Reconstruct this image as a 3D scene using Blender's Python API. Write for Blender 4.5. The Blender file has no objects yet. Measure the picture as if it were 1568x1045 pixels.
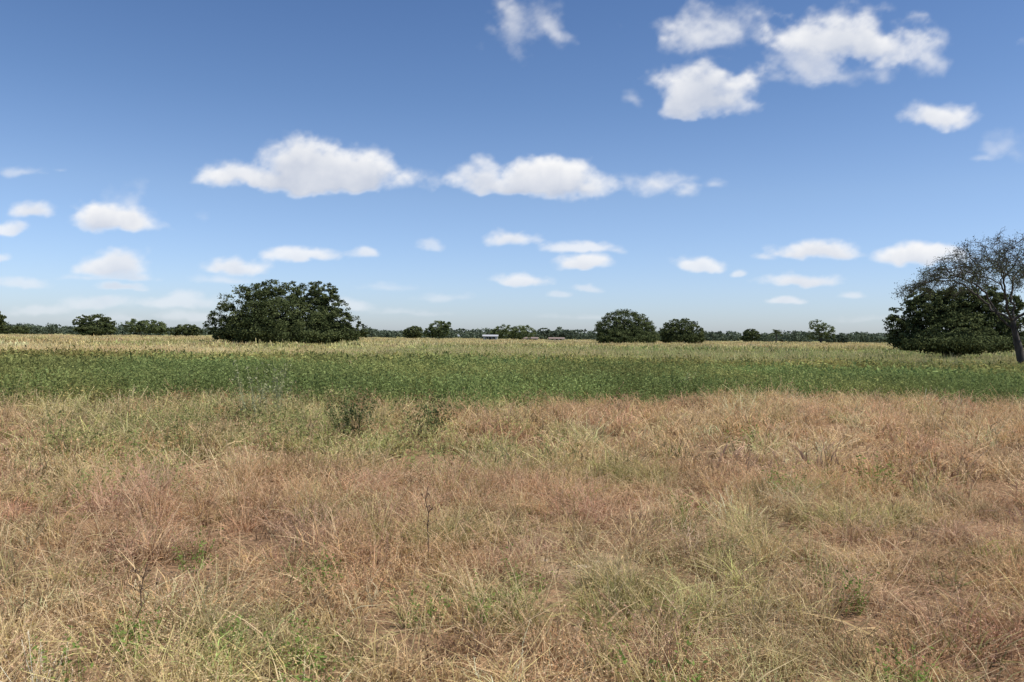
import bpy, math, numpy as np
from mathutils import Matrix, Euler, Vector
R = math.radians
sc = bpy.context.scene
sc.view_settings.view_transform='Standard'
try: sc.view_settings.look='None'
except Exception: pass
sc.view_settings.exposure=0

# ------------------------------------------------------------------ camera
CH=1.6; F=1219.0
cam=bpy.data.cameras.new('camera'); co=bpy.data.objects.new('camera',cam)
sc.collection.objects.link(co); sc.camera=co
cam.sensor_width=36; cam.lens=28; cam.clip_end=20000; cam.clip_start=0.05
RM=(Matrix.Rotation(R(90-0.30),3,'X') @ Matrix.Rotation(R(0.58),3,'Z'))
co.matrix_world=Matrix.Translation((0,0,CH)) @ RM.to_4x4()
RN=np.array(RM)
def pdir(x,y):
    d=RN@np.array([x-784.0,-(y-522.5),-F]); return d/d[1]
def place(x,y,D):
    d=pdir(x,y); return d[0]*D, D, CH+d[2]*D

# ------------------------------------------------------------------ noise
_t=np.random.RandomState(5).rand(64,256,256)
def vn(x,y,s=0):
    t=_t[s%64]; xi=np.floor(x).astype(int); yi=np.floor(y).astype(int)
    fx=x-xi; fy=y-yi; fx=fx*fx*(3-2*fx); fy=fy*fy*(3-2*fy)
    a=t[xi&255,yi&255]; b=t[(xi+1)&255,yi&255]; c=t[xi&255,(yi+1)&255]; d=t[(xi+1)&255,(yi+1)&255]
    return (a*(1-fx)+b*fx)*(1-fy)+(c*(1-fx)+d*fx)*fy
def fbm(x,y,s=0,o=4,g=0.5):
    v=0;a=1;n=0
    for i in range(o):
        v=v+a*vn(x*2**i+17.3*i,y*2**i+9.1*i,s+i); n+=a; a*=g
    return v/n
def sst(a,b,x):
    t=np.clip((x-a)/(b-a),0,1); return t*t*(3-2*t)
def gz(x,y):
    r=np.hypot(x,y)
    return (0.10*(fbm(x/2.6+40,y/2.6+40,3,3)-0.5)+0.35*(fbm(x/22+10,y/22+10,8,2)-0.5)*sst(4,20,r))*(1-sst(150,400,r))

# ------------------------------------------------------------------ mesh helpers
def mk_mesh(name,V,Fq,attrs=None,mats=None,matidx=None,smooth=False):
    me=bpy.data.meshes.new(name)
    V=np.asarray(V,dtype=np.float32).reshape(-1,3); Fq=np.asarray(Fq,dtype=np.int32)
    k=Fq.shape[1]
    me.vertices.add(len(V)); me.vertices.foreach_set('co',V.ravel())
    me.loops.add(Fq.size); me.loops.foreach_set('vertex_index',Fq.ravel())
    me.polygons.add(len(Fq)); me.polygons.foreach_set('loop_start',np.arange(0,Fq.size,k,dtype=np.int32))
    if matidx is not None: me.polygons.foreach_set('material_index',np.asarray(matidx,dtype=np.int32))
    if smooth: me.polygons.foreach_set('use_smooth',np.ones(len(Fq),dtype=bool))
    for n,a in (attrs or {}).items():
        at=me.attributes.new(n,'FLOAT','POINT'); at.data.foreach_set('value',np.asarray(a,dtype=np.float32))
    for m in (mats or []): me.materials.append(m)
    me.update(calc_edges=True); me.validate()
    return me
def mk_obj(name,me,parent=None,loc=(0,0,0)):
    o=bpy.data.objects.new(name,me); sc.collection.objects.link(o); o.location=loc
    if parent: o.parent=parent
    return o
class Geo:
    def __init__(s): s.V=[];s.F=[];s.n=0;s.A={'rnd':[],'kind':[],'h':[]}
    def add(s,V,Fq,rnd,kind,h):
        V=np.asarray(V).reshape(-1,3); s.V.append(V); s.F.append(np.asarray(Fq)+s.n); s.n+=len(V)
        for k,a in (('rnd',rnd),('kind',kind),('h',h)):
            s.A[k].append(np.broadcast_to(np.asarray(a,dtype=float),(len(V),)) if np.ndim(a)==0 else np.asarray(a).ravel())
    def mesh(s,name,mats,smooth=False):
        return mk_mesh(name,np.concatenate(s.V),np.concatenate(s.F),{k:np.concatenate(a) for k,a in s.A.items()},mats,smooth=smooth)
def strips(g,P,W,rnd,kind):
    n,r,_=P.shape
    V=np.stack([P-W,P+W],2).reshape(n,r*2,3)
    q=[]
    for i in range(r-1): q.append([2*i,2*i+1,2*i+3,2*i+2])
    Fq=(np.array(q)[None]+(np.arange(n)*2*r)[:,None,None]).reshape(-1,4)
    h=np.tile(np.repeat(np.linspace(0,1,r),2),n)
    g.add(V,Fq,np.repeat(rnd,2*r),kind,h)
def leaves(g,C,size,rs,rnd,kind,up=0.0,asp=0.5,out=None,h=0.5):
    n=len(C)
    a=rs.normal(size=(n,3)); a/=np.linalg.norm(a,axis=1,keepdims=True)
    nrm=rs.normal(size=(n,3)); nrm[:,2]+=up
    if out is not None: nrm=nrm+out
    b=np.cross(nrm,a); b/=np.linalg.norm(b,axis=1,keepdims=True)+1e-9
    c=np.cross(b,nrm); c/=np.linalg.norm(c,axis=1,keepdims=True)+1e-9
    size=np.broadcast_to(size,(n,))[:,None]
    V=np.stack([C-c*size,C-b*size*asp,C+c*size,C+b*size*asp],1)
    Fq=np.arange(n*4).reshape(n,4)
    g.add(V,Fq,np.repeat(rnd,4),kind,np.repeat(np.broadcast_to(h,(n,)),4))
def tube(g,pts,rad,sides=6,rnd=0.5):
    pts=np.asarray(pts,float); n=len(pts)
    d=np.gradient(pts,axis=0); d/=np.linalg.norm(d,axis=1,keepdims=True)+1e-9
    ref=np.where(np.abs(d[:,2:3])>0.9,[[1.,0,0]],[[0,0,1.]])
    u=np.cross(d,ref); u/=np.linalg.norm(u,axis=1,keepdims=True)+1e-9
    w=np.cross(d,u); an=np.arange(sides)/sides*2*np.pi
    V=pts[:,None]+np.asarray(rad,float)[:,None,None]*(np.cos(an)[None,:,None]*u[:,None]+np.sin(an)[None,:,None]*w[:,None])
    q=[]
    for i in range(n-1):
        for j in range(sides):
            k=(j+1)%sides; q.append([i*sides+j,i*sides+k,(i+1)*sides+k,(i+1)*sides+j])
    g.add(V,q,rnd,0,0.5)

# ------------------------------------------------------------------ materials
def newmat(n):
    m=bpy.data.materials.new(n); m.use_nodes=True; nt=m.node_tree; nt.nodes.clear(); return m,nt
def N(nt,t,**k):
    nd=nt.nodes.new(t)
    for a,b in k.items(): setattr(nd,a,b)
    return nd
def mixc(nt,f,a,b,bt='MIX'):
    m=N(nt,'ShaderNodeMix',data_type='RGBA',blend_type=bt); L=nt.links
    for s,v in ((m.inputs[0],f),(m.inputs[6],a),(m.inputs[7],b)):
        if isinstance(v,(int,float)): s.default_value=v
        elif isinstance(v,tuple): s.default_value=(*v,1)
        else: L.new(v,s)
    return m.outputs[2]
def rng_(nt,v,a,b,c,d):
    m=N(nt,'ShaderNodeMapRange'); nt.links.new(v,m.inputs[0])
    for i,x in enumerate((a,b,c,d)): m.inputs[1+i].default_value=x
    return m.outputs[0]
def finish_leaf(nt,col,tr):
    L=nt.links; d=N(nt,'ShaderNodeBsdfDiffuse'); t=N(nt,'ShaderNodeBsdfTranslucent'); mx=N(nt,'ShaderNodeMixShader'); o=N(nt,'ShaderNodeOutputMaterial')
    L.new(col,d.inputs[0]); L.new(col,t.inputs[0]); mx.inputs[0].default_value=tr
    L.new(d.outputs[0],mx.inputs[1]); L.new(t.outputs[0],mx.inputs[2]); L.new(mx.outputs[0],o.inputs[0])
def grass_material(name,seed,tr=0.3):
    m,nt=newmat(name)
    ti=N(nt,'ShaderNodeAttribute',attribute_type='INSTANCER',attribute_name='tint')
    rn=N(nt,'ShaderNodeAttribute',attribute_name='rnd'); kd=N(nt,'ShaderNodeAttribute',attribute_name='kind')
    hh=N(nt,'ShaderNodeAttribute',attribute_name='h')
    base=mixc(nt,rng_(nt,rn.outputs['Fac'],0.60,1.0,0,0.9),ti.outputs['Color'],(0.86,0.67,0.40))
    base=mixc(nt,rng_(nt,rn.outputs['Fac'],0.24,0.0,0,0.65),base,(0.20,0.14,0.065))
    sd=mixc(nt,0.5,ti.outputs['Color'],seed)
    base=mixc(nt,kd.outputs['Fac'],base,sd)
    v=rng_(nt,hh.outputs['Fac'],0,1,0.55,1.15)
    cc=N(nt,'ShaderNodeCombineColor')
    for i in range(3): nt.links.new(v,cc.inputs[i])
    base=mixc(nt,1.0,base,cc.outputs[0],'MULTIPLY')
    finish_leaf(nt,base,tr); return m
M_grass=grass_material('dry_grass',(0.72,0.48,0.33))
def green_material(name,c1,c2,tr=0.25,use_tint=False):
    m,nt=newmat(name)
    rn=N(nt,'ShaderNodeAttribute',attribute_name='rnd')
    b=mixc(nt,rn.outputs['Fac'],c1,c2)
    if use_tint:
        ti=N(nt,'ShaderNodeAttribute',attribute_type='INSTANCER',attribute_name='tint')
        b=mixc(nt,1.0,b,ti.outputs['Color'],'MULTIPLY')
    finish_leaf(nt,b,tr); return m
M_crop=green_material('crop_leaf',(0.11,0.155,0.045),(0.30,0.36,0.13),0.3,True)
M_weed=green_material('weed_leaf',(0.10,0.16,0.035),(0.27,0.35,0.09),0.3)
M_palew=green_material('grey_weed_leaf',(0.22,0.24,0.11),(0.46,0.45,0.26),0.3)
M_bushd=green_material('dark_bush_leaf',(0.06,0.08,0.028),(0.20,0.22,0.09),0.2)
M_leafD=green_material('tree_leaf',(0.036,0.051,0.020),(0.15,0.17,0.07),0.15)
M_leafF=green_material('hazed_far_tree_leaf',(0.065,0.085,0.058),(0.16,0.19,0.125),0.15)  # aerial haze painted into the leaf colour: lighter and bluer with distance
M_leafG=green_material('light_tree_leaf',(0.07,0.095,0.035),(0.20,0.23,0.10),0.2)
M_leafT=green_material('thorn_tree_leaf',(0.05,0.065,0.03),(0.16,0.17,0.09),0.15)
def bark(name,c1,c2):
    m,nt=newmat(name); L=nt.links
    no=N(nt,'ShaderNodeTexNoise'); no.inputs['Scale'].default_value=9; no.inputs['Detail'].default_value=6
    tc=N(nt,'ShaderNodeTexCoord'); mp=N(nt,'ShaderNodeMapping'); mp.inputs['Scale'].default_value=(1,1,0.25)
    L.new(tc.outputs['Object'],mp.inputs[0]); L.new(mp.outputs[0],no.inputs['Vector'])
    c=mixc(nt,rng_(nt,no.outputs[0],0.3,0.7,0,1),c1,c2)
    b=N(nt,'ShaderNodeBsdfPrincipled'); b.inputs['Roughness'].default_value=0.9; L.new(c,b.inputs[0])
    bu=N(nt,'ShaderNodeBump'); bu.inputs['Strength'].default_value=0.6; L.new(no.outputs[0],bu.inputs['Height']); L.new(bu.outputs[0],b.inputs['Normal'])
    o=N(nt,'ShaderNodeOutputMaterial'); L.new(b.outputs[0],o.inputs[0]); return m
M_bark=bark('bark',(0.03,0.025,0.02),(0.09,0.075,0.06))
M_stalk=bark('dry_stalk',(0.07,0.045,0.03),(0.16,0.10,0.06))
M_stone=bark('pale_stone',(0.42,0.32,0.21),(0.60,0.48,0.33))
M_wall=bark('plaster_wall',(0.40,0.39,0.37),(0.52,0.50,0.48))
M_roof=bark('tin_roof',(0.20,0.14,0.11),(0.28,0.21,0.17))
M_roofw=bark('pale_roof',(0.34,0.34,0.34),(0.46,0.46,0.46))
M_dark=bark('dark_opening',(0.02,0.02,0.02),(0.04,0.04,0.04))

# ------------------------------------------------------------------ ground
OPEN=((893,858,0.15),(838,846,0.09),(940,835,0.12),(938,687,0.22),(600,830,0.08))
def open_mask(x,y):
    m=np.zeros_like(x)
    for (px,py,rad) in OPEN:
        d=pdir(px,py); D=-(CH-0.12)/d[2]; m=np.maximum(m,np.exp(-(((x-d[0]*D)/rad)**2+((y-D)/(rad*1.2))**2)))
    return m
def field_tint(x,y,rs):
    """albedo of the grass sward at ground position"""
    a=x/np.maximum(y,0.3)
    def col(c): return np.array(c)[None,:]
    straw=col((0.78,0.56,0.29)); tan=col((0.66,0.43,0.22)); red=col((0.58,0.325,0.185)); pink=col((0.74,0.46,0.33))
    pgr=col((0.46,0.48,0.18)); gold=col((0.84,0.62,0.31)); brn=col((0.42,0.26,0.14)); grn=col((0.27,0.36,0.09))
    def lerp(c,d,w): w=w[:,None]; return c*(1-w)+d*w
    n1=fbm(x/1.5+30,y/1.5+30,11,3); n2=fbm(x/3.5+70,y/3.5+70,17,3); n3=fbm(x/0.7+9,y/0.7+5,23,3); n4=fbm(x/1.3+55,y/1.3+3,29,3)
    c=lerp(np.repeat(tan,len(x),0),straw,sst(0.38,0.62,n1))
    c=lerp(c,brn,sst(0.48,0.63,fbm(x/0.6+4,y/0.6+44,45,3))*0.75)
    c=lerp(c,red,sst(0.42,0.62,n2)*0.5)
    c=lerp(c,pgr,sst(0.55,0.66,n4)*0.7)
    c=lerp(c,red,sst(4.3,5.6,y)*(1-sst(8.0,9.5,y))*(1-sst(0.0,0.45,a))*(0.1+0.5*sst(0.3,0.6,n3)))
    c=lerp(c,pink,sst(0.54,0.68,n3)*sst(3.0,5.0,y)*0.5)
    w=sst(8.0,9.8,y+2*(n2-.5))*(1-sst(16,20,y))*sst(-0.72,-0.55,a)*(1-sst(0.0,0.2,a))
    c=lerp(c,pgr,w*(0.25+0.6*sst(0.35,0.6,n1)))
    w=sst(10.5,13,y)*(1-sst(24,30,y))*sst(-0.28,0.05,a); c=lerp(c,red*1.15,w*0.4*sst(0.25,0.55,n2))
    w=sst(9,11,y)*(1-sst(24,30,y))*sst(0.05,0.2,a); c=lerp(c,gold,w*0.55)
    w=(1-sst(3.2,4.6,y))*(1-sst(0.1,0.4,a)); c=lerp(c,gold,w*0.5)
    w=(rs.rand(len(x))<0.07)*(y<26); c=lerp(c,grn,w*rs.uniform(0.4,0.9,len(x)))
    w=sst(26,34,y); far=lerp(np.repeat(col((0.48,0.46,0.18)),len(x),0),gold,sst(0.42,0.64,fbm(x/14+3,y/30+8,31,3))*0.8)
    far=lerp(far,col((0.29,0.35,0.12)),sst(0.45,0.62,fbm(x/25+80,y/60+1,37,3))*0.7)
    far=lerp(far,gold,sst(90,180,y)*0.5)
    c=lerp(c,far,w)
    c=c*np.exp(rs.normal(0,0.26,(len(x),1)))*(1+0.06*rs.normal(size=(len(x),3)))
    c=lerp(c,col((0.85,0.68,0.47)),np.clip(open_mask(x,y)*1.3,0,1)*0.9)
    return np.clip(c,0.02,0.88)

gm,nt=newmat('soil_and_thatch'); L=nt.links
ge=N(nt,'ShaderNodeNewGeometry')
n1=N(nt,'ShaderNodeTexNoise'); n1.inputs['Scale'].default_value=0.35; n1.inputs['Detail'].default_value=8
n2=N(nt,'ShaderNodeTexNoise'); n2.inputs['Scale'].default_value=26; n2.inputs['Detail'].default_value=8
n3=N(nt,'ShaderNodeTexNoise'); n3.inputs['Scale'].default_value=0.02; n3.inputs['Detail'].default_value=5
for n in (n1,n2,n3): L.new(ge.outputs['Position'],n.inputs['Vector'])
c=mixc(nt,rng_(nt,n1.outputs[0],0.4,0.62,0,1),(0.25,0.15,0.085),(0.40,0.25,0.14))
c=mixc(nt,rng_(nt,n2.outputs[0],0.38,0.62,0,0.85),c,(0.11,0.075,0.042))
c2=mixc(nt,rng_(nt,n3.outputs[0],0.4,0.6,0,1),(0.22,0.23,0.09),(0.38,0.32,0.15))
sx=N(nt,'ShaderNodeSeparateXYZ'); L.new(ge.outputs['Position'],sx.inputs[0])
c=mixc(nt,rng_(nt,sx.outputs[1],30,90,0,1),c,c2)
oa=N(nt,'ShaderNodeAttribute',attribute_name='sandy')
c=mixc(nt,oa.outputs['Fac'],c,(0.56,0.42,0.28))
b=N(nt,'ShaderNodeBsdfDiffuse'); L.new(c,b.inputs[0])
bu=N(nt,'ShaderNodeBump'); bu.inputs['Strength'].default_value=0.7; bu.inputs['Distance'].default_value=0.03; L.new(n2.outputs[0],bu.inputs['Height']); L.new(bu.outputs[0],b.inputs['Normal'])
o=N(nt,'ShaderNodeOutputMaterial'); L.new(b.outputs[0],o.inputs[0])
rr=np.concatenate([[0.01],np.geomspace(0.3,9000,300)]); aa=np.linspace(0,2*np.pi,361)[:-1]
RR,AA=np.meshgrid(rr,aa,indexing='ij'); X=RR*np.cos(AA); Y=RR*np.sin(AA)
V=np.stack([X,Y,gz(X,Y)],-1); na=len(aa)
i,j=np.meshgrid(np.arange(len(rr)-1),np.arange(na),indexing='ij')
Fq=np.stack([i*na+j,(i+1)*na+j,(i+1)*na+(j+1)%na,i*na+(j+1)%na],-1).reshape(-1,4)
mk_obj('ground',mk_mesh('ground',V,Fq,{'sandy':open_mask(X.ravel(),Y.ravel())},mats=[gm],smooth=True))

# ------------------------------------------------------------------ grass templates
def tuft(name,seed,nb,rad,hmin,hmax,lean,wid,heads,hn,hs,mat=M_grass,rows=5):
    rs=np.random.RandomState(seed); g=Geo()
    a=rs.uniform(0,2*np.pi,nb); rr=rad*np.sqrt(rs.rand(nb))
    B=np.stack([rr*np.cos(a),rr*np.sin(a),np.full(nb,-0.03)],-1)
    H=rs.uniform(hmin,hmax,nb)*(0.6+0.4*rs.rand(nb)); ph=a+rs.normal(0,1.0,nb)
    ln=lean*H*(rs.rand(nb)**1.1)*1.6
    t=np.linspace(0,1,rows)
    isst=rs.rand(nb)<heads
    H=np.where(isst,H*1.15,H*0.85)
    ex=np.where(isst,1.5,2.2)
    hx=ln[:,None]*t[None]**ex[:,None]
    z=H[:,None]*(t[None]-np.where(isst,0.08,0.36)[:,None]*t[None]**3*(ln/np.maximum(H,1e-3))[:,None])
    d=np.stack([np.cos(ph),np.sin(ph)],-1)
    wob=rs.normal(0,0.05*H.mean(),(nb,rows,2))*t[None,:,None]
    P=np.concatenate([B[:,None,:2]+d[:,None]*hx[...,None]+wob, (B[:,2:3]+z)[...,None]],-1)
    wa=ph+np.pi/2+rs.normal(0,0.9,nb)
    wd=np.stack([np.cos(wa),np.sin(wa),rs.normal(0,0.3,nb)],-1)
    prof=np.where(isst[:,None],(1-0.45*t)[None],(1.25*(1-t**1.5)+0.04)[None])
    w=wid*np.where(isst,0.34,0.66)[:,None]*prof*rs.uniform(0.6,1.4,(nb,1))
    rnd=rs.rand(nb)
    strips(g,P,wd[:,None,:]*w[...,None],rnd,0.0)
    idx=np.where(isst)[0]
    if len(idx) and hn>0:
        tt=rs.uniform(0.72,1.02,(len(idx),hn))
        Ptop=P[idx,-1][:,None]; Pm=P[idx,-2][:,None]
        u=((tt-0.75)/0.25)[...,None]
        C=Pm+(Ptop-Pm)*u+rs.normal(0,1,(len(idx),hn,3))*hs*0.7*(1.2-0.7*u)
        C=C.reshape(-1,3)
        leaves(g,C,rs.uniform(0.5,1.2,len(C))*hs,rs,np.repeat(rnd[idx],hn)*0.6+0.4*rs.rand(len(C)),1.0,asp=0.32,h=1.0)
    return bpy.data.objects.new(name,g.mesh(name,[mat]))
def leafy(name,seed,ns,rad,hmin,hmax,nl,ls,mat,sw=0.006,spread=0.15):
    rs=np.random.RandomState(seed); g=Geo()
    a=rs.uniform(0,2*np.pi,ns); rr=rad*np.sqrt(rs.rand(ns))
    B=np.stack([rr*np.cos(a),rr*np.sin(a),np.full(ns,-0.03)],-1); H=rs.uniform(hmin,hmax,ns)
    T=B+np.stack([rs.normal(0,spread,ns)*H+0.3*np.cos(a)*rr,rs.normal(0,spread,ns)*H+0.3*np.sin(a)*rr,H],-1)
    t=np.linspace(0,1,4)[None,:,None]
    P=B[:,None]+(T-B)[:,None]*t+rs.normal(0,0.02,(ns,4,3))*H[:,None,None]
    wd=rs.normal(size=(ns,3)); wd[:,2]=0; wd/=np.linalg.norm(wd,axis=1,keepdims=True)
    rnd=rs.rand(ns); strips(g,P,wd[:,None]*sw*np.linspace(1,0.3,4)[None,:,None],rnd*0.5+0.5,0.0)
    u=rs.uniform(0.15,1.03,(ns,nl,1))
    C=(B[:,None]+(T-B)[:,None]*u+rs.normal(0,1,(ns,nl,3))*ls*np.array([1.3,1.3,0.6])).reshape(-1,3)
    leaves(g,C,rs.uniform(0.5,1.2,len(C))*ls,rs,np.clip(np.repeat(rnd,nl)*0.5+0.5*rs.rand(len(C)),0,1),1.0,up=1.2,asp=0.45,h=1.0)
    return bpy.data.objects.new(name,g.mesh(name,[mat]))

gc=bpy.data.collections.new('grass_tufts')
lod=[[],[],[],[]]; k=0
def addt(l,rep=1,**kw):
    global k
    o=tuft('grass_tuft_%03d'%k,100+k,**kw); gc.objects.link(o); lod[l]+= [k]*rep; k+=1
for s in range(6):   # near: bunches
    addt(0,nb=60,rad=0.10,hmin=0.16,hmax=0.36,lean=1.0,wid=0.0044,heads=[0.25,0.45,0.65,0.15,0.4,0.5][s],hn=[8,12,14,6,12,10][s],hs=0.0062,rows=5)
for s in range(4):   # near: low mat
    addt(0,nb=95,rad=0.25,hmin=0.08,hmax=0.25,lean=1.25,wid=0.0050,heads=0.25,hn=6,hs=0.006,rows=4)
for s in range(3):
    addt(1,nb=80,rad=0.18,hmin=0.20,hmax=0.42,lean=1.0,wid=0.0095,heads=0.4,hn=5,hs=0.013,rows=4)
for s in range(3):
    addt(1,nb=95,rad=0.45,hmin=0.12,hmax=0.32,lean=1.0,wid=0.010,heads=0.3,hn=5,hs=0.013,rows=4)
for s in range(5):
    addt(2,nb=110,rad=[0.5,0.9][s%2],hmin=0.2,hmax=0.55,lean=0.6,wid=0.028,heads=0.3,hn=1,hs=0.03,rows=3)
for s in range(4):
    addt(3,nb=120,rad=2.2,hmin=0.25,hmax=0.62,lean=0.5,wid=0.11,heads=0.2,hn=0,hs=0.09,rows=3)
cc_=bpy.data.collections.new('crop_plants')
for s in range(5):
    o=leafy('crop_plant_%02d'%s,500+s,12,0.40,0.36,0.66,15,0.036,M_crop,spread=0.25); cc_.objects.link(o)
for s in range(3):
    o=leafy('crop_plant_%02d'%(5+s),520+s,24,1.0,0.36,0.66,12,0.07,M_crop,0.012,spread=0.2); cc_.objects.link(o)

def scatter(name,coll,P,idx,rot,scl,tint):
    me=bpy.data.meshes.new(name); n=len(P); me.vertices.add(n); me.vertices.foreach_set('co',P.astype(np.float32).ravel())
    a=me.attributes.new('idx','INT','POINT'); a.data.foreach_set('value',idx.astype(np.int32))
    a=me.attributes.new('rot','FLOAT_VECTOR','POINT'); a.data.foreach_set('vector',rot.astype(np.float32).ravel())
    a=me.attributes.new('scl','FLOAT_VECTOR','POINT'); a.data.foreach_set('vector',scl.astype(np.float32).ravel())
    a=me.attributes.new('tint','FLOAT_COLOR','POINT'); a.data.foreach_set('color',np.concatenate([tint,np.ones((n,1))],1).astype(np.float32).ravel())
    ob=mk_obj(name,me)
    ng=bpy.data.node_groups.new(name+'_scatter','GeometryNodeTree')
    ng.interface.new_socket('Geometry',in_out='INPUT',socket_type='NodeSocketGeometry')
    ng.interface.new_socket('Geometry',in_out='OUTPUT',socket_type='NodeSocketGeometry')
    gi=N(ng,'NodeGroupInput'); go=N(ng,'NodeGroupOutput'); ip=N(ng,'GeometryNodeInstanceOnPoints'); ci=N(ng,'GeometryNodeCollectionInfo')
    ci.inputs['Collection'].default_value=coll; ci.inputs['Separate Children'].default_value=True; ci.inputs['Reset Children'].default_value=True
    ip.inputs['Pick Instance'].default_value=True
    def at(nm,dt):
        q=N(ng,'GeometryNodeInputNamedAttribute',data_type=dt); q.inputs['Name'].default_value=nm
        return [s for s in q.outputs if s.enabled and s.name=='Attribute'][0]
    Lk=ng.links
    Lk.new(gi.outputs[0],ip.inputs['Points']); Lk.new(ci.outputs[0],ip.inputs['Instance'])
    Lk.new(at('idx','INT'),ip.inputs['Instance Index']); Lk.new(at('rot','FLOAT_VECTOR'),ip.inputs['Rotation']); Lk.new(at('scl','FLOAT_VECTOR'),ip.inputs['Scale'])
    Lk.new(ip.outputs[0],go.inputs[0])
    md=ob.modifiers.new('scatter','NODES'); md.node_group=ng
    return ob
rs=np.random.RandomState(77)
def wedge(r0,r1,dens,amax=46):
    n=int(R(2*amax)/2*(r1*r1-r0*r0)*dens); r=np.sqrt(rs.uniform(r0*r0,r1*r1,n)); a=rs.uniform(-R(amax),R(amax),n)
    return r*np.sin(a),r*np.cos(a)
def crop_mask(x,y):
    a=x/y; nn=fbm(x/1.6+5,y/1.6+5,41,4)-0.5; n2=fbm(x/7+5,y/7+5,43,2)-0.5
    near=16.8+2.5*sst(-0.1,0.5,a)+5*nn+3.5*n2
    far=40+10*n2+6*nn
    return sst(-1.6,1.6,y-near)*(1-sst(-7,7,y-far))
XS=[];YS=[];ID=[];SC=[]
for (r0,r1,dens,l,am) in ((0.9,9.5,31,0,62),(9,27,7.5,1,43),(26,85,1.2,2,43),(82,420,0.085,3,41)):
    x,y=wedge(r0,r1,dens,am)
    cm=crop_mask(x,np.maximum(y,0.5)); keep=rs.rand(len(x))>cm*0.985
    gap=fbm(x/0.45+13,y/0.45+31,57,3); keep&=(rs.rand(len(x))>(1-sst(0.28,0.37,gap))*0.65*(y<14))
    keep&=(rs.rand(len(x))>open_mask(x,y)*0.5)
    x,y=x[keep],y[keep]
    XS.append(x);YS.append(y);ID.append(rs.choice(lod[l],len(x)))
    SC.append(rs.uniform(0.7,1.25,len(x)))
x=np.concatenate(XS);y=np.concatenate(YS);idx=np.concatenate(ID);s_=np.concatenate(SC)
hgt=0.5+0.85*fbm(x/0.9+3,y/0.9+8,51,3)
hgt*=1-0.72*open_mask(x,y)
hgt=np.where(y>26,hgt*1.15,hgt)
P=np.stack([x,y,gz(x,y)],-1)
tl=np.where(y<26,0.24,0.08)
rot=np.stack([rs.normal(0,1,len(x))*tl,rs.normal(0,1,len(x))*tl,rs.uniform(0,2*np.pi,len(x))],-1)
scl=np.stack([s_,s_,s_*hgt],-1)
scatter('dry_grass_field',gc,P,idx,rot,scl,field_tint(x,y,rs))
XS=[];YS=[];ID=[]
for (r0,r1,dens,ids) in ((11,30,5.8,[0,1,2,3,4]),(29,60,1.6,[5,6,7])):
    x,y=wedge(r0,r1,dens,44); keep=rs.rand(len(x))<crop_mask(x,y); x,y=x[keep],y[keep]
    XS.append(x);YS.append(y);ID.append(rs.choice(ids,len(x)))
x,y=wedge(8.0,18,2.2,44); a=x/y; w=sst(-0.66,-0.5,a)*(1-sst(0.02,0.2,a))*sst(0.46,0.60,fbm(x/1.2,y/1.2,61,3))
keep=rs.rand(len(x))<w; XS.append(x[keep]);YS.append(y[keep]);ID.append(rs.choice([0,1,2,3,4],keep.sum()))
nw=keep.sum()
x=np.concatenate(XS);y=np.concatenate(YS);idx=np.concatenate(ID)
s_=rs.uniform(0.7,1.25,len(x)); s_[-nw:]*=0.72
t=np.ones((len(x),3))*rs.uniform(0.8,1.25,(len(x),1)); nz=fbm(x/4,y/6,71,3); t*=(0.88+0.35*sst(0.35,0.7,nz))[:,None]
t[:,0]*=1+0.2*sst(0.42,0.65,fbm(x/5+9,y/5,73,3)); t[-nw:]*=np.array([1.55,1.25,1.4])
t[:,0]*=1+0.2*sst(28,38,y)
scatter('green_crop_field',cc_,np.stack([x,y,gz(x,y)],-1),idx,np.stack([0*x,0*x,rs.uniform(0,6.28,len(x))],-1),np.stack([s_]*3,-1),t)

# ------------------------------------------------------------------ individual weeds, stones
def put(o,px,py,hz=0.0,D=None,sc_=1.0):
    d=pdir(px,py)
    if D is None: D=-(CH-hz)/d[2]
    xx,yy=d[0]*D,D
    o.location=(xx,yy,float(gz(np.array([xx]),np.array([yy]))[0])); o.scale=(sc_,)*3
    sc.collection.objects.link(o); return o
put(leafy('tall_grey_weed',601,24,0.34,0.6,1.12,26,0.034,M_palew,0.008,0.14),405,575,D=14.2)
put(leafy('dark_green_bush',602,36,0.30,0.40,0.68,44,0.028,M_bushd,0.005,0.28),545,640,hz=0.30)
put(leafy('dark_green_bush.001',603,24,0.22,0.35,0.58,38,0.028,M_bushd,0.005,0.25),652,645,hz=0.28)
i=0
for (px,py,s) in ((450,960,.5),(345,950,.42),(215,950,.5),(1032,1045,.55),(490,860,.5),(90,1010,.55),(1340,725,.8),(1205,735,.65),(795,875,.5),(1225,560,1.2),(605,540,1.2),(650,905,.45),(1135,670,.8),(1385,995,.45),(740,900,.45),(180,690,.8),(470,1040,.5),(1300,880,.5),(1050,760,.5),(300,830,.5),(930,960,.4)):
    put(leafy('green_weed' if i==0 else 'green_weed.%03d'%i,603+i,16,0.20,0.28,0.62,16,0.026,M_weed,0.004,0.3),px,py,hz=0.2 if py>600 else 0.55,sc_=s); i+=1
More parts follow.
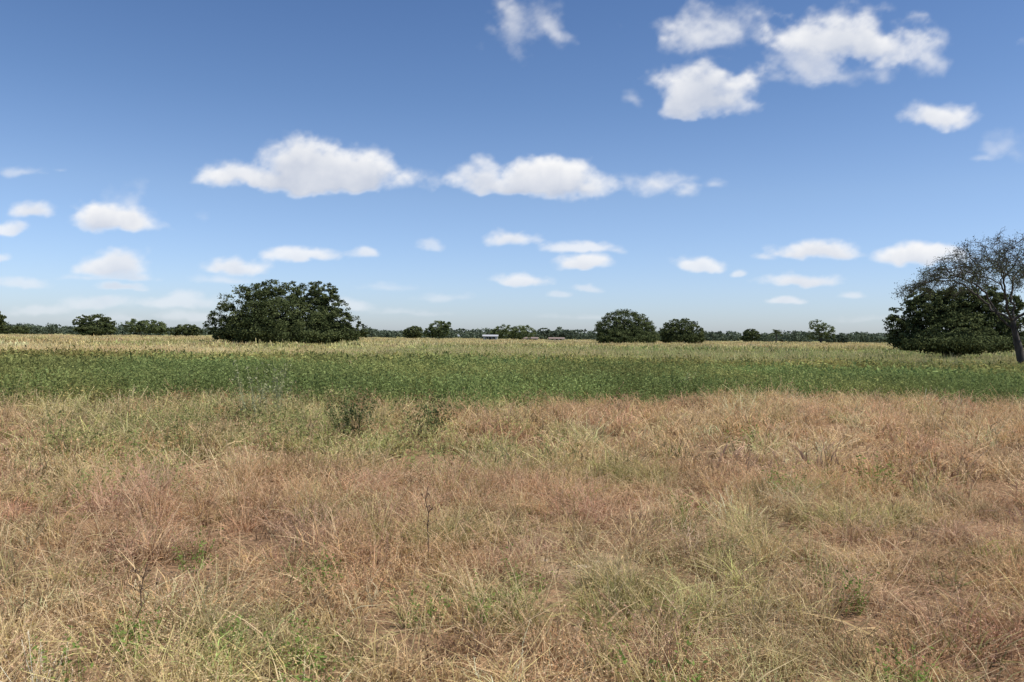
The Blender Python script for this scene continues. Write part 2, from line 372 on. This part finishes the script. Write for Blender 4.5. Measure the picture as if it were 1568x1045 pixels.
def stalk(name,px,pytop,D,h,seed,lean,th=0.0030):
    r=np.random.RandomState(seed); g=Geo(); n=7; t=np.linspace(0,1,n)
    pts=np.stack([lean*t**1.5+r.normal(0,.006,n),r.normal(0,.006,n),t*h],-1); tube(g,pts,th*(1-0.5*t)+0.001,5)
    for q in range(9):
        u=r.uniform(.5,.98); b=pts[int(u*(n-1))]; e=b+np.array([r.normal(0,.03),r.normal(0,.03),.04]); tube(g,[b,(b+e)/2+r.normal(0,.004,3),e],[.002,.0015,.001],4)
        leaves(g,e+r.normal(0,.008,(7,3)),0.008,r,r.rand(7),1.0)
    put(bpy.data.objects.new(name,g.mesh(name,[M_stalk])),px,pytop,D=D)
stalk('dead_weed_stalk',657,860,5.5,0.56,1,-0.02)
stalk('dead_weed_stalk.001',207,905,4.0,0.44,2,0.06)
stalk('dead_weed_stalk.002',1440,600,12.0,0.7,3,0.1)
def stone(name,px,py,s,seed,hz=0.05):
    r=np.random.RandomState(seed); import bmesh
    bm=bmesh.new(); bmesh.ops.create_icosphere(bm,subdivisions=3,radius=1)
    o=r.rand(3)*9
    for v in bm.verts:
        p=np.array(v.co); k_=0.75+0.5*float(fbm(np.array([p[0]*1.7+o[0]+5]),np.array([p[1]*1.7+p[2]+o[1]+5]),3,3)[0]); v.co=Vector(p*k_*np.array([1,0.8,0.3])*s)
    me=bpy.data.meshes.new(name); bm.to_mesh(me); bm.free(); me.materials.append(M_stone)
    ob=bpy.data.objects.new(name,me); put(ob,px,py,hz=hz)
stone('pale_stone',937,688,0.13,1,0.25)
for q,(px,py,s) in enumerate(((893,860,.07),(915,852,.045),(832,848,.04))): stone('pale_stone.%03d'%(q+1),px,py,s,q+5,0.05)

# ------------------------------------------------------------------ trees
def crown_mesh(name,lobes,nclump,nleaf,leaf,seed,mat,clr=0.22,zmin=0.0,fill=0.25):
    r=np.random.RandomState(seed); g=Geo(); lobes=np.array(lobes,float)
    ar=(lobes[:,3]*lobes[:,4]+lobes[:,4]*lobes[:,5]+lobes[:,3]*lobes[:,5]); p=ar/ar.sum()
    li=r.choice(len(lobes),nclump,p=p); d=r.normal(size=(nclump,3)); d/=np.linalg.norm(d,axis=1,keepdims=True)
    rad=np.where(r.rand(nclump)<fill,r.uniform(0.3,0.8,nclump),r.uniform(0.80,0.97,nclump))
    C=lobes[li,:3]+d*lobes[li,3:]*rad[:,None]
    cs=clr*r.uniform(0.6,1.4,nclump)*np.mean(lobes[li,3:],1)
    crn=r.rand(nclump)
    ci=np.repeat(np.arange(nclump),nleaf); n=len(ci)
    off=np.clip(r.normal(size=(n,3)),-1.6,1.6)*cs[ci][:,None]*0.5; off[:,2]*=0.6
    Q=C[ci]+off; rn=np.clip(crn[ci]*0.65+0.35*r.rand(n),0,1)
    m=Q[:,2]>zmin; Q=Q[m]; rn=rn[m]; cj=ci[m]
    leaves(g,Q,r.uniform(0.6,1.3,len(Q))*leaf,r,rn,0.0,up=0.7,asp=0.6,out=d[cj]*0.8)
    return g.mesh(name,[mat])
def limbs_mesh(name,base_r,lobes,seed,nst=1,spread=0.4):
    r=np.random.RandomState(seed); g=Geo(); lobes=np.array(lobes,float)
    for L_ in range(len(lobes)):
        st=r.randint(nst); b=np.array([math.cos(st*2.4)*spread*(nst>1),math.sin(st*2.4)*spread*(nst>1),-0.2])
        e=lobes[L_,:3]+np.array([0,0,lobes[L_,5]*0.3]); f=np.array([b[0]*1.5+e[0]*0.12,b[1]*1.5+e[1]*0.12,e[2]*0.35])
        t=np.linspace(0,1,9)[:,None]; pts=(1-t)**2*b+2*t*(1-t)*f+t*t*e+r.normal(0,0.06,(9,3))*t
        tube(g,pts,base_r*(1-0.85*t[:,0])*(0.7 if L_ else 1.0),7)
        for q in range(5):
            k0=r.randint(4,8); d=r.normal(size=3); d[2]=abs(d[2])*0.6; d/=np.linalg.norm(d); ee=pts[k0]+d*lobes[L_,3:]*0.75
            tt=np.linspace(0,1,5)[:,None]; tube(g,pts[k0]+(ee-pts[k0])*tt+r.normal(0,0.05,(5,3))*tt,base_r*0.3*(1-0.8*tt[:,0]),5)
    return g.mesh(name,[M_bark],smooth=True)
cnt={}
def tree(kind,cx,D,lobes_px,nclump,nleaf,leaf,mat,base_r,seed,nst=1,clr=0.22,fill=0.25,depth=0.8,zmin=0.25):
    """lobes_px: (x,ycentre,rx,ry) measured in reference pixels, converted to metres at distance D"""
    bx,by,_=place(cx,520,D); m=D/F; lobes=[]; r=np.random.RandomState(seed+900)
    for (lx,ly,rx,ry) in lobes_px:
        X_,_,Z_=place(lx,ly,D); lobes.append((X_-bx,r.uniform(-0.35,0.35)*rx*m*depth,Z_,rx*m,rx*m*depth,ry*m))
    n=cnt.get(kind,0); cnt[kind]=n+1
    e=bpy.data.objects.new(kind if n==0 else '%s.%03d'%(kind,n),None); sc.collection.objects.link(e); e.location=(bx,by,0)
    mk_obj('crown',crown_mesh('crown',lobes,nclump,nleaf,leaf,seed,mat,clr,zmin,fill),e)
    mk_obj('trunk',limbs_mesh('trunk',base_r,lobes,seed,nst),e)
big=[(385,478,48,42),(425,468,44,41),(482,464,38,36),(352,496,36,29),(440,492,78,36),(508,485,34,30),(528,502,32,24),(548,508,20,15),(400,508,68,24),(485,508,54,22),(336,506,18,16),(450,452,38,21),(405,452,32,20),(494,450,24,19),(440,512,112,13)]
tree('spreading_shade_tree',440,130,big,2100,46,0.16,M_leafD,0.45,11,nst=4,clr=0.16)
thk=[(1400,493,38,40),(1435,480,44,40),(1480,478,46,40),(1525,484,38,40),(1385,508,28,28),(1450,506,64,30),(1510,508,46,28),(1460,462,36,24),(1418,460,26,20),(1500,458,36,22),(1545,500,30,28),(1460,525,98,14)]
tree('dense_thicket_tree',1455,66,thk,2100,44,0.09,M_leafD,0.2,12,nst=5,clr=0.16,zmin=0.0)
tree('round_crown_tree',960,200,[(958,507,47,34),(940,510,28,26),(980,510,28,23),(960,517,50,14)],1500,40,0.16,M_leafD,0.35,13,nst=2,clr=0.10,fill=0.35)
tree('round_crown_tree',1044,215,[(1043,511,35,24),(1030,515,20,15),(1058,515,20,15),(1044,520,36,9)],1200,36,0.16,M_leafD,0.3,14,nst=2,clr=0.10,fill=0.35)
tree('round_crown_tree',145,260,[(145,497,25,16),(128,494,18,12),(163,498,17,12),(145,506,33,8)],560,28,0.25,M_leafD,0.3,15,nst=2,clr=0.14)
small=[('bushy_tree',218,280,[(205,500,16,11),(228,500,23,10),(245,505,14,7)],M_leafG),
('bushy_tree',287,300,[(285,505,18,9),(300,508,10,7),(270,508,10,6)],M_leafD),
('bushy_tree',634,330,[(634,509,15,9),(626,512,9,6)],M_leafD),
('bushy_tree',672,300,[(672,505,17,14),(682,500,10,9),(660,510,12,8)],M_leafG),
('bushy_tree',790,310,[(775,508,19,11),(800,509,21,11),(760,511,12,8)],M_leafG),
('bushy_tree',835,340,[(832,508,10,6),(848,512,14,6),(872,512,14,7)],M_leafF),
('bushy_tree',1151,330,[(1151,513,13,9),(1143,518,9,6)],M_leafD),
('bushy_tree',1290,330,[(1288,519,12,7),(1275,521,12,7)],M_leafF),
('bushy_tree',22,330,[(12,505,16,6),(36,505,14,6),(-10,503,16,8)],M_leafD),
('bushy_tree',-20,120,[(-18,490,20,20),(-35,480,22,24)],M_leafD)]
for q,(kn,cx,D,lb,mt) in enumerate(small): tree(kn,cx,D,lb,260,26,0.27,mt,0.2,30+q,clr=0.18,zmin=0.0)
tree('gum_tree',1257,300,[(1252,499,13,9),(1262,505,15,8),(1248,513,12,7),(1268,514,10,6)],150,24,0.25,M_leafG,0.3,60,clr=0.28,fill=0.1)
bx,by,_=place(1188,520,300); g=Geo(); g2=Geo(); r=np.random.RandomState(4)
tube(g,[[0,0,-.2],[.1,0,1.5],[.15,0,3.0],[.1,0,4.2]],[.3,.24,.2,.2],8)
for q in range(26):
    a=r.uniform(0,6.28); el=r.uniform(-0.2,1.2); Lf=r.uniform(2.2,3.2); t=np.linspace(0,1,7)
    d=np.array([math.cos(a)*math.cos(el),math.sin(a)*math.cos(el),math.sin(el)])
    pts=np.array([.1,0,4.2])+d*Lf*t[:,None]-np.array([0,0,1])*1.5*t[:,None]**2
    sd=np.array([-math.sin(a),math.cos(a),0])
    for sg in (-1,1):
        for u in np.linspace(.15,1,10):
            i0=min(int(u*6),5); p=pts[i0]+(pts[i0+1]-pts[i0])*(u*6-i0); e=p+sd*sg*0.6*(1.1-u*.6)+np.array([0,0,-.25])+d*.2
            strips(g2,np.array([[p,(p+e)/2,e]]),np.array([[d*.06,d*.06,d*.01]]),np.array([r.rand()]),0.0)
e=bpy.data.objects.new('palm_tree',None); sc.collection.objects.link(e); e.location=(bx,by,0)
mk_obj('trunk',g.mesh('palm_trunk',[M_bark]),e); mk_obj('fronds',g2.mesh('palm_fronds',[M_leafD]),e)
r=np.random.RandomState(8); lobes=[]
for xx in np.arange(-560,560,4.2):
    h=2.6+5.0*float(fbm(np.array([xx/38+50.]),np.array([3.]),5,3)[0])**1.3+r.uniform(-.6,1.0)
    if r.rand()<0.07: h*=1.6
    w=r.uniform(3,7); lobes.append((xx,r.uniform(-60,60),h*0.5,w,w,h*0.55))
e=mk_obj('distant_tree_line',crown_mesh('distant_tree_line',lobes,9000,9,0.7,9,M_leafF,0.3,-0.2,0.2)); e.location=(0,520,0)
lobes=[]
for xx in np.arange(-1200,1200,10):
    h=6+7*float(fbm(np.array([xx/70+50.]),np.array([9.]),6,3)[0]); w=r.uniform(8,16); lobes.append((xx,r.uniform(-60,60),h*0.4,w,w,h*0.6))
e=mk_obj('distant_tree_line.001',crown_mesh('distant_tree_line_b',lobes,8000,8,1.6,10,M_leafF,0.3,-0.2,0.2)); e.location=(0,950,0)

# ------------------------------------------------------------------ thorn tree (space colonisation)
def thorn_tree():
    D=45.; bx,by,_=place(1563,540,D); r=np.random.RandomState(21)
    n=1900; th=r.uniform(0,2*np.pi,n); rho=np.sqrt(r.rand(n))
    top=lambda q:7.75-2.9*q**2.2
    x=np.cos(th)*rho*6.6; yv=np.sin(th)*rho*5.0
    lump=fbm(x/1.8+20,yv/1.8+20,13,2)-0.5
    zt=top(rho)+1.3*lump; zb=zt-1.0-2.3*(1-rho)*0.8
    z=zb+(zt-zb)*r.rand(n)**0.6
    A=np.stack([x,yv,z],-1); A=A[fbm(x/1.2+8,yv/1.2+z,19,2)>0.36]
    pts=[np.array([0,0,-.2])]; par=[-1]
    trunk=[(0.05,0,.5),(-.05,.05,1.1),(-.22,.05,1.7),(-.40,0,2.3),(-.50,0,2.8)]
    for t in trunk: pts.append(np.array(t,float)); par.append(len(pts)-2)
    k0=len(pts)-1
    for dirs in ((-1.0,.25,.55),(-.75,-.5,.85),(.3,.4,1.0),(.9,-.2,.7),(.5,-.8,.7),(-.25,.9,.75)):
        d=np.array(dirs); d/=np.linalg.norm(d); pv=k0-r.randint(0,2)
        for s in range(4):
            d=d+r.normal(0,.12,3); d/=np.linalg.norm(d); pts.append(pts[pv]+d*0.33); par.append(pv); pv=len(pts)-1
    step=0.22; dk=0.33; di=3.5
    Pn=np.array(pts); par=list(par)
    for it in range(90):
        if len(A)==0 or len(A)*len(Pn)>9e6: break
        dd=np.linalg.norm(A[:,None]-Pn[None],axis=2)
        ni=dd.argmin(1); nd=dd[np.arange(len(A)),ni]
        act=nd<di; new=[];npar=[]
        for q in np.unique(ni[act]):
            v=A[act&(ni==q)]-Pn[q]; v/=np.linalg.norm(v,axis=1,keepdims=True); d=v.mean(0)+r.normal(0,.22,3); d/=np.linalg.norm(d)+1e-9
            new.append(Pn[q]+d*step); npar.append(q)
        if not new: break
        Pn=np.concatenate([Pn,new]); par+=npar
        nw=np.array(new); kill=(np.linalg.norm(A[:,None]-nw[None],axis=2).min(1)<dk); A=A[~kill]
    N_=len(Pn); par=np.array(par); w=np.zeros(N_)
    kids=[[] for _ in range(N_)]
    for q in range(1,N_): kids[par[q]].append(q)
    for q in range(N_-1,-1,-1):
        if not kids[q]: w[q]=1.0
        if q>0: w[par[q]]+=w[q]
    rad=0.011*w**0.43; rad=np.minimum(rad,0.22); rad[:4]=np.array([.27,.23,.21,.19])
    g=Geo(); gl=Geo()
    for q in range(1,N_):
        p=par[q]; tube(g,[Pn[p],Pn[q]],[max(rad[q],min(rad[p],rad[q]*1.25)),rad[q]],6 if rad[q]>.05 else 4)
    tips=[q for q in range(N_) if w[q]<12 and q>8]
    TW=[]
    for q in tips:
        for c in range(3):
            d=r.normal(size=3); d[2]=d[2]*0.7+.1; d/=np.linalg.norm(d); Lk=r.uniform(.15,.55); b=Pn[q]
            mid=b+d*Lk*.5+r.normal(0,.05,3); en=mid+(d+r.normal(0,.4,3))*Lk*.5
            tube(g,[b,mid,en],[.011,.009,.006],3); TW.append(mid);TW.append(en)
    TW=np.array(TW); keep=fbm(TW[:,0]/1.5+7,TW[:,2]/1.5+TW[:,1]+6,33,2)
    low=1-sst(4.5,6.8,TW[:,2])
    sel=TW[r.rand(len(TW))<np.clip(sst(0.3,0.7,keep)*0.6+0.35*low,0,1)]
    C=np.repeat(sel,7,0)+r.normal(0,.11,(len(sel)*7,3))
    leaves(gl,C,r.uniform(.022,.05,len(C)),r,r.rand(len(C)),0.0,up=.6,asp=.6)
    e=bpy.data.objects.new('thorn_tree',None); sc.collection.objects.link(e); e.location=(bx,by,0)
    mk_obj('branches',g.mesh('thorn_branches',[M_bark]),e); mk_obj('foliage',gl.mesh('thorn_foliage',[M_leafT]),e)
thorn_tree()

# ------------------------------------------------------------------ small houses on the horizon
def box(g,x0,x1,y0,y1,z0,z1):
    V=[(x0,y0,z0),(x1,y0,z0),(x1,y1,z0),(x0,y1,z0),(x0,y0,z1),(x1,y0,z1),(x1,y1,z1),(x0,y1,z1)]
    g.add(V,[(0,1,5,4),(1,2,6,5),(2,3,7,6),(3,0,4,7),(4,5,6,7),(3,2,1,0)],.5,0,.5)
def house(px,D,w,h,rh,roof,seed):
    n=cnt.get('house',0); cnt['house']=n+1
    bx,by,_=place(px,520,D); e=bpy.data.objects.new('farm_house' if n==0 else 'farm_house.%03d'%n,None); sc.collection.objects.link(e); e.location=(bx,by,0)
    g=Geo(); box(g,-w/2,w/2,-2.5,2.5,-.1,h); mk_obj('walls',g.mesh('walls',[M_wall]),e)
    g=Geo(); o=.35; V=[(-w/2-o,-2.9,h-.08),(w/2+o,-2.9,h-.08),(w/2+o,0,h+rh),(-w/2-o,0,h+rh),(-w/2-o,2.9,h-.08),(w/2+o,2.9,h-.08)]
    g.add(V,[(0,1,2,3),(3,2,5,4)],.5,0,.5); mk_obj('roof',g.mesh('roof',[roof]),e)
    g=Geo(); box(g,-.45,.45,-2.56,-2.505,0,h*0.8); box(g,-w/2+.8,-w/2+1.8,-2.56,-2.505,h*.45,h*.8); box(g,w/2-1.8,w/2-.8,-2.56,-2.505,h*.45,h*.8)
    mk_obj('door_and_windows',g.mesh('openings',[M_dark]),e)
house(751,285,5.0,1.8,.5,M_roofw,1); house(812,330,6,1.1,.5,M_roof,2); house(852,330,6,1.1,.5,M_roof,3)

# ------------------------------------------------------------------ clouds: far self-lit shell, shading painted into its colour
CL=[ # x,y,rx,ry,s,opacity
(790,40,70,50,.72,.62),(800,75,40,30,.6,.5),(860,50,24,26,.7,.55),(770,10,50,24,.7,.5),(745,45,30,24,.55,.4),
(1085,45,95,36,.85,.8),(1050,60,50,30,.8,.7),(1078,145,74,46,1.1,1),(1095,120,50,28,.95,1),(1040,165,40,26,.95,.9),(1080,100,40,24,.7,.5),
(1290,62,95,42,1.0,1),(1350,78,70,32,.95,.95),(1235,100,70,40,.8,.75),(1425,85,34,30,.75,.65),(1240,65,60,36,.95,.9),(1290,110,70,24,.75,.6),(1190,120,40,20,.6,.45),
(1435,180,74,24,.95,.95),(1485,170,30,16,.8,.7),(962,155,26,18,.7,.4),
(475,280,142,26,1.1,1),(450,252,62,36,1.1,1),(540,268,70,32,1.1,1),(375,272,56,30,1.0,.9),(490,262,60,36,1.1,1),
(738,280,44,28,1.0,.9),(848,284,74,32,1.1,1),(820,268,34,24,1.05,1),(868,266,30,22,1.05,1),(790,290,50,20,.95,1),
(995,279,62,22,.85,.8),(1045,298,36,16,.8,.7),(1090,285,30,10,.6,.4),
(180,342,70,22,1.1,1),(155,328,36,18,1.05,1),(190,308,38,26,.75,.45),(225,330,30,14,.7,.4),
(50,328,32,18,1.05,.9),(12,352,36,12,1.0,.8),(30,266,56,11,.8,.45),(90,262,20,8,.6,.3),
(170,408,56,21,1.1,.95),(190,423,54,13,.9,.7),(180,440,46,9,.95,.75),(130,425,44,10,.8,.5),(215,425,34,9,.7,.4),
(362,410,46,17,1.05,.9),(350,428,60,12,.85,.55),(340,398,20,6,.8,.5),
(465,394,64,13,1.05,.85),(557,391,24,10,1.0,.75),(430,385,24,6,.8,.5),
(660,375,28,13,.9,.5),(780,368,38,15,1.0,.85),(310,330,20,14,.6,.25),
(888,382,50,10,1.05,.75),(893,407,42,14,1.1,.95),(945,384,16,10,.8,.4),
(800,433,42,12,1.1,.9),(900,443,28,9,.95,.6),(855,453,26,7,.9,.5),(590,440,64,9,.8,.35),(680,457,56,9,.8,.4),
(1070,406,38,12,1.05,.85),(1130,420,16,8,.95,.7),(1255,388,78,16,1.1,1),(1170,396,30,8,.85,.65),(1225,431,60,14,1.1,.95),(1203,462,28,7,1.05,.8),(1305,453,20,7,.9,.6),
(1400,398,62,20,1.1,1),(1440,385,36,12,1.0,.85),(1470,420,60,12,.7,.4),(1545,230,50,26,.7,.4),(1510,245,30,8,.7,.4),
(150,468,60,15,1.0,.65),(270,464,70,14,1.0,.65),(300,485,80,11,.9,.5),(30,438,44,12,1.0,.6),(0,395,20,9,.9,.6),(60,478,74,12,.9,.5),(530,470,40,12,.9,.6),(160,490,100,10,.8,.5),
(620,480,90,8,.75,.35),(900,485,120,8,.7,.3),(1350,490,120,9,.7,.3)]
rc=np.random.RandomState(14)
for q in range(46):
    sgn=rc.choice([-1,1]); yy=rc.uniform(40,470); sz=(520-yy)/260
    xx=784+sgn*rc.uniform(860+50,1500)
    for _ in range(3): CL.append((xx+rc.normal()*30*sz,yy+rc.normal()*6*sz,rc.uniform(40,70)*sz+8,rc.uniform(14,22)*sz+3,1.0,.9))
az=np.arange(-62,62.01,0.085)*np.pi/180; el=np.arange(-0.6,31,0.085)*np.pi/180
EL,AZ=np.meshgrid(el,az,indexing='ij')
U=np.tan(AZ)*F; Vv=np.tan(EL)/np.cos(AZ)*F
def uv(x,y):
    d=pdir(x,y); return d[0]*F,d[2]*F
wx=(fbm(U/46+200,Vv/34+50,1,4)-.5); wy=(fbm(U/46+90,Vv/34+150,7,4)-.5)
N1=fbm(U/52+100,Vv/40+100,2,6,.55)-.5; N2=fbm(U/22+130,Vv/11+100,9,5,.55)-.5
dens=np.zeros_like(U)
for (x,y,rx,ry,s,op) in CL:
    u0,v0=uv(x,y); m=(np.abs(U-u0)<rx*2.2+20)&(np.abs(Vv-v0)<ry*2.5+14)
    if not m.any(): continue
    k_=min(1,ry/26); amp=26*k_
    du=(U[m]-u0+wx[m]*amp*2)/rx; dv=(Vv[m]-v0+wy[m]*amp*1.3)/ry
    kk=1.0 if s<.9 and ry>20 else 1.7
    dv=np.where(dv<0,-dv*kk,dv*0.92)
    f=s-np.sqrt(du*du+dv*dv)+(N1[m]*k_+N2[m]*(1-k_))*(1.6 if s<.9 else 1.25)
    a=op*sst(-0.22,0.95 if s<.9 else .62,f)
    dens[m]=1-(1-dens[m])*(1-a*(1 if op>.7 else .9))
cum=np.zeros_like(dens); tot=0
for q in range(1,26):
    w=1.0/(1+q*0.10); sh=np.zeros_like(dens); sh[:-q]=dens[q:]; cum+=w*sh; tot+=w
cum/=tot
shade=np.clip(1.05-1.0*cum*sst(0.1,0.9,dens)+0.9*N1,0,1)
DR=6000.0
V=np.stack([np.sin(AZ)*np.cos(EL),np.cos(AZ)*np.cos(EL),np.sin(EL)],-1)*DR
ne,na=EL.shape; i,j=np.meshgrid(np.arange(ne-1),np.arange(na-1),indexing='ij')
mx_=np.maximum.reduce([dens[:-1,:-1],dens[1:,:-1],dens[:-1,1:],dens[1:,1:]])
keep=mx_>0.004
i=i[keep]; j=j[keep]
Fq=np.stack([i*na+j,i*na+j+1,(i+1)*na+j+1,(i+1)*na+j],-1)
used=np.unique(Fq); mp=np.full(ne*na,-1); mp[used]=np.arange(len(used)); Fq=mp[Fq]
cm,nt=newmat('cloud_glow'); L=nt.links
de=N(nt,'ShaderNodeAttribute',attribute_name='vap_amount'); sh=N(nt,'ShaderNodeAttribute',attribute_name='vap_lit'); lo=N(nt,'ShaderNodeAttribute',attribute_name='vap_haze')
c=mixc(nt,sh.outputs['Fac'],(0.60,0.65,0.76),(0.98,0.98,0.99))  # shaded bases and lit tops painted into the emission colour
c=mixc(nt,lo.outputs['Fac'],c,(0.72,0.80,0.91))  # bluish haze near the horizon painted into the cloud colour
em=N(nt,'ShaderNodeEmission'); L.new(c,em.inputs[0]); em.inputs[1].default_value=0.98
tp=N(nt,'ShaderNodeBsdfTransparent'); mx=N(nt,'ShaderNodeMixShader'); L.new(de.outputs['Fac'],mx.inputs[0]); L.new(tp.outputs[0],mx.inputs[1]); L.new(em.outputs[0],mx.inputs[2])
o=N(nt,'ShaderNodeOutputMaterial'); L.new(mx.outputs[0],o.inputs[0])
try: cm.cycles.emission_sampling='NONE'
except Exception as ex: print(ex)
hz=(1-sst(0.01,0.14,EL))*0.45
mk_obj('clouds',mk_mesh('clouds',V.reshape(-1,3)[used],Fq,{'vap_amount':dens.ravel()[used],'vap_lit':shade.ravel()[used],'vap_haze':hz.ravel()[used]},[cm]))

# ------------------------------------------------------------------ light
SE,SA=58.0,105.0   # elevation, azimuth clockwise from +Y
w=bpy.data.worlds.new('World'); sc.world=w; w.use_nodes=True; nt=w.node_tree
bg=nt.nodes['Background']; sk=nt.nodes.new('ShaderNodeTexSky'); sk.sky_type='NISHITA'; sk.sun_disc=False
sk.sun_elevation=R(SE); sk.sun_rotation=R(SA); sk.air_density=1.0; sk.dust_density=0.6; sk.ozone_density=2.0; sk.altitude=100
tc=N(nt,'ShaderNodeTexCoord'); sx=N(nt,'ShaderNodeSeparateXYZ'); nt.links.new(tc.outputs['Generated'],sx.inputs[0])
cr=N(nt,'ShaderNodeValToRGB'); nt.links.new(sx.outputs[2],cr.inputs[0])
cr.color_ramp.elements[0].position=0.0; cr.color_ramp.elements[0].color=(0.64,0.73,1.0,1)
cr.color_ramp.elements[1].position=0.42; cr.color_ramp.elements[1].color=(0.43,0.54,0.70,1)
for ps,cl in ((0.06,(0.68,0.75,0.98,1)),(0.17,(0.68,0.73,0.86,1)),(0.28,(0.54,0.63,0.77,1))):
    e=cr.color_ramp.elements.new(ps); e.color=cl
# strength 0.15 with this tint keeps the sky at daylight level
sm=mixc(nt,1.0,sk.outputs[0],cr.outputs[0],'MULTIPLY')
gn=N(nt,'ShaderNodeVectorMath',operation='SCALE'); gn.inputs['Scale'].default_value=1.07; nt.links.new(sm,gn.inputs[0])
nt.links.new(gn.outputs[0],bg.inputs[0]); bg.inputs[1].default_value=0.15
sl=bpy.data.lights.new('sun','SUN'); sl.energy=5.0; sl.angle=R(0.53); sl.color=(1,0.96,0.90)
so=bpy.data.objects.new('sun',sl); sc.collection.objects.link(so)
d=Vector((math.sin(R(SA))*math.cos(R(SE)),math.cos(R(SA))*math.cos(R(SE)),math.sin(R(SE))))
so.rotation_euler=d.to_track_quat('Z','Y').to_euler(); so.location=(20,-20,40)
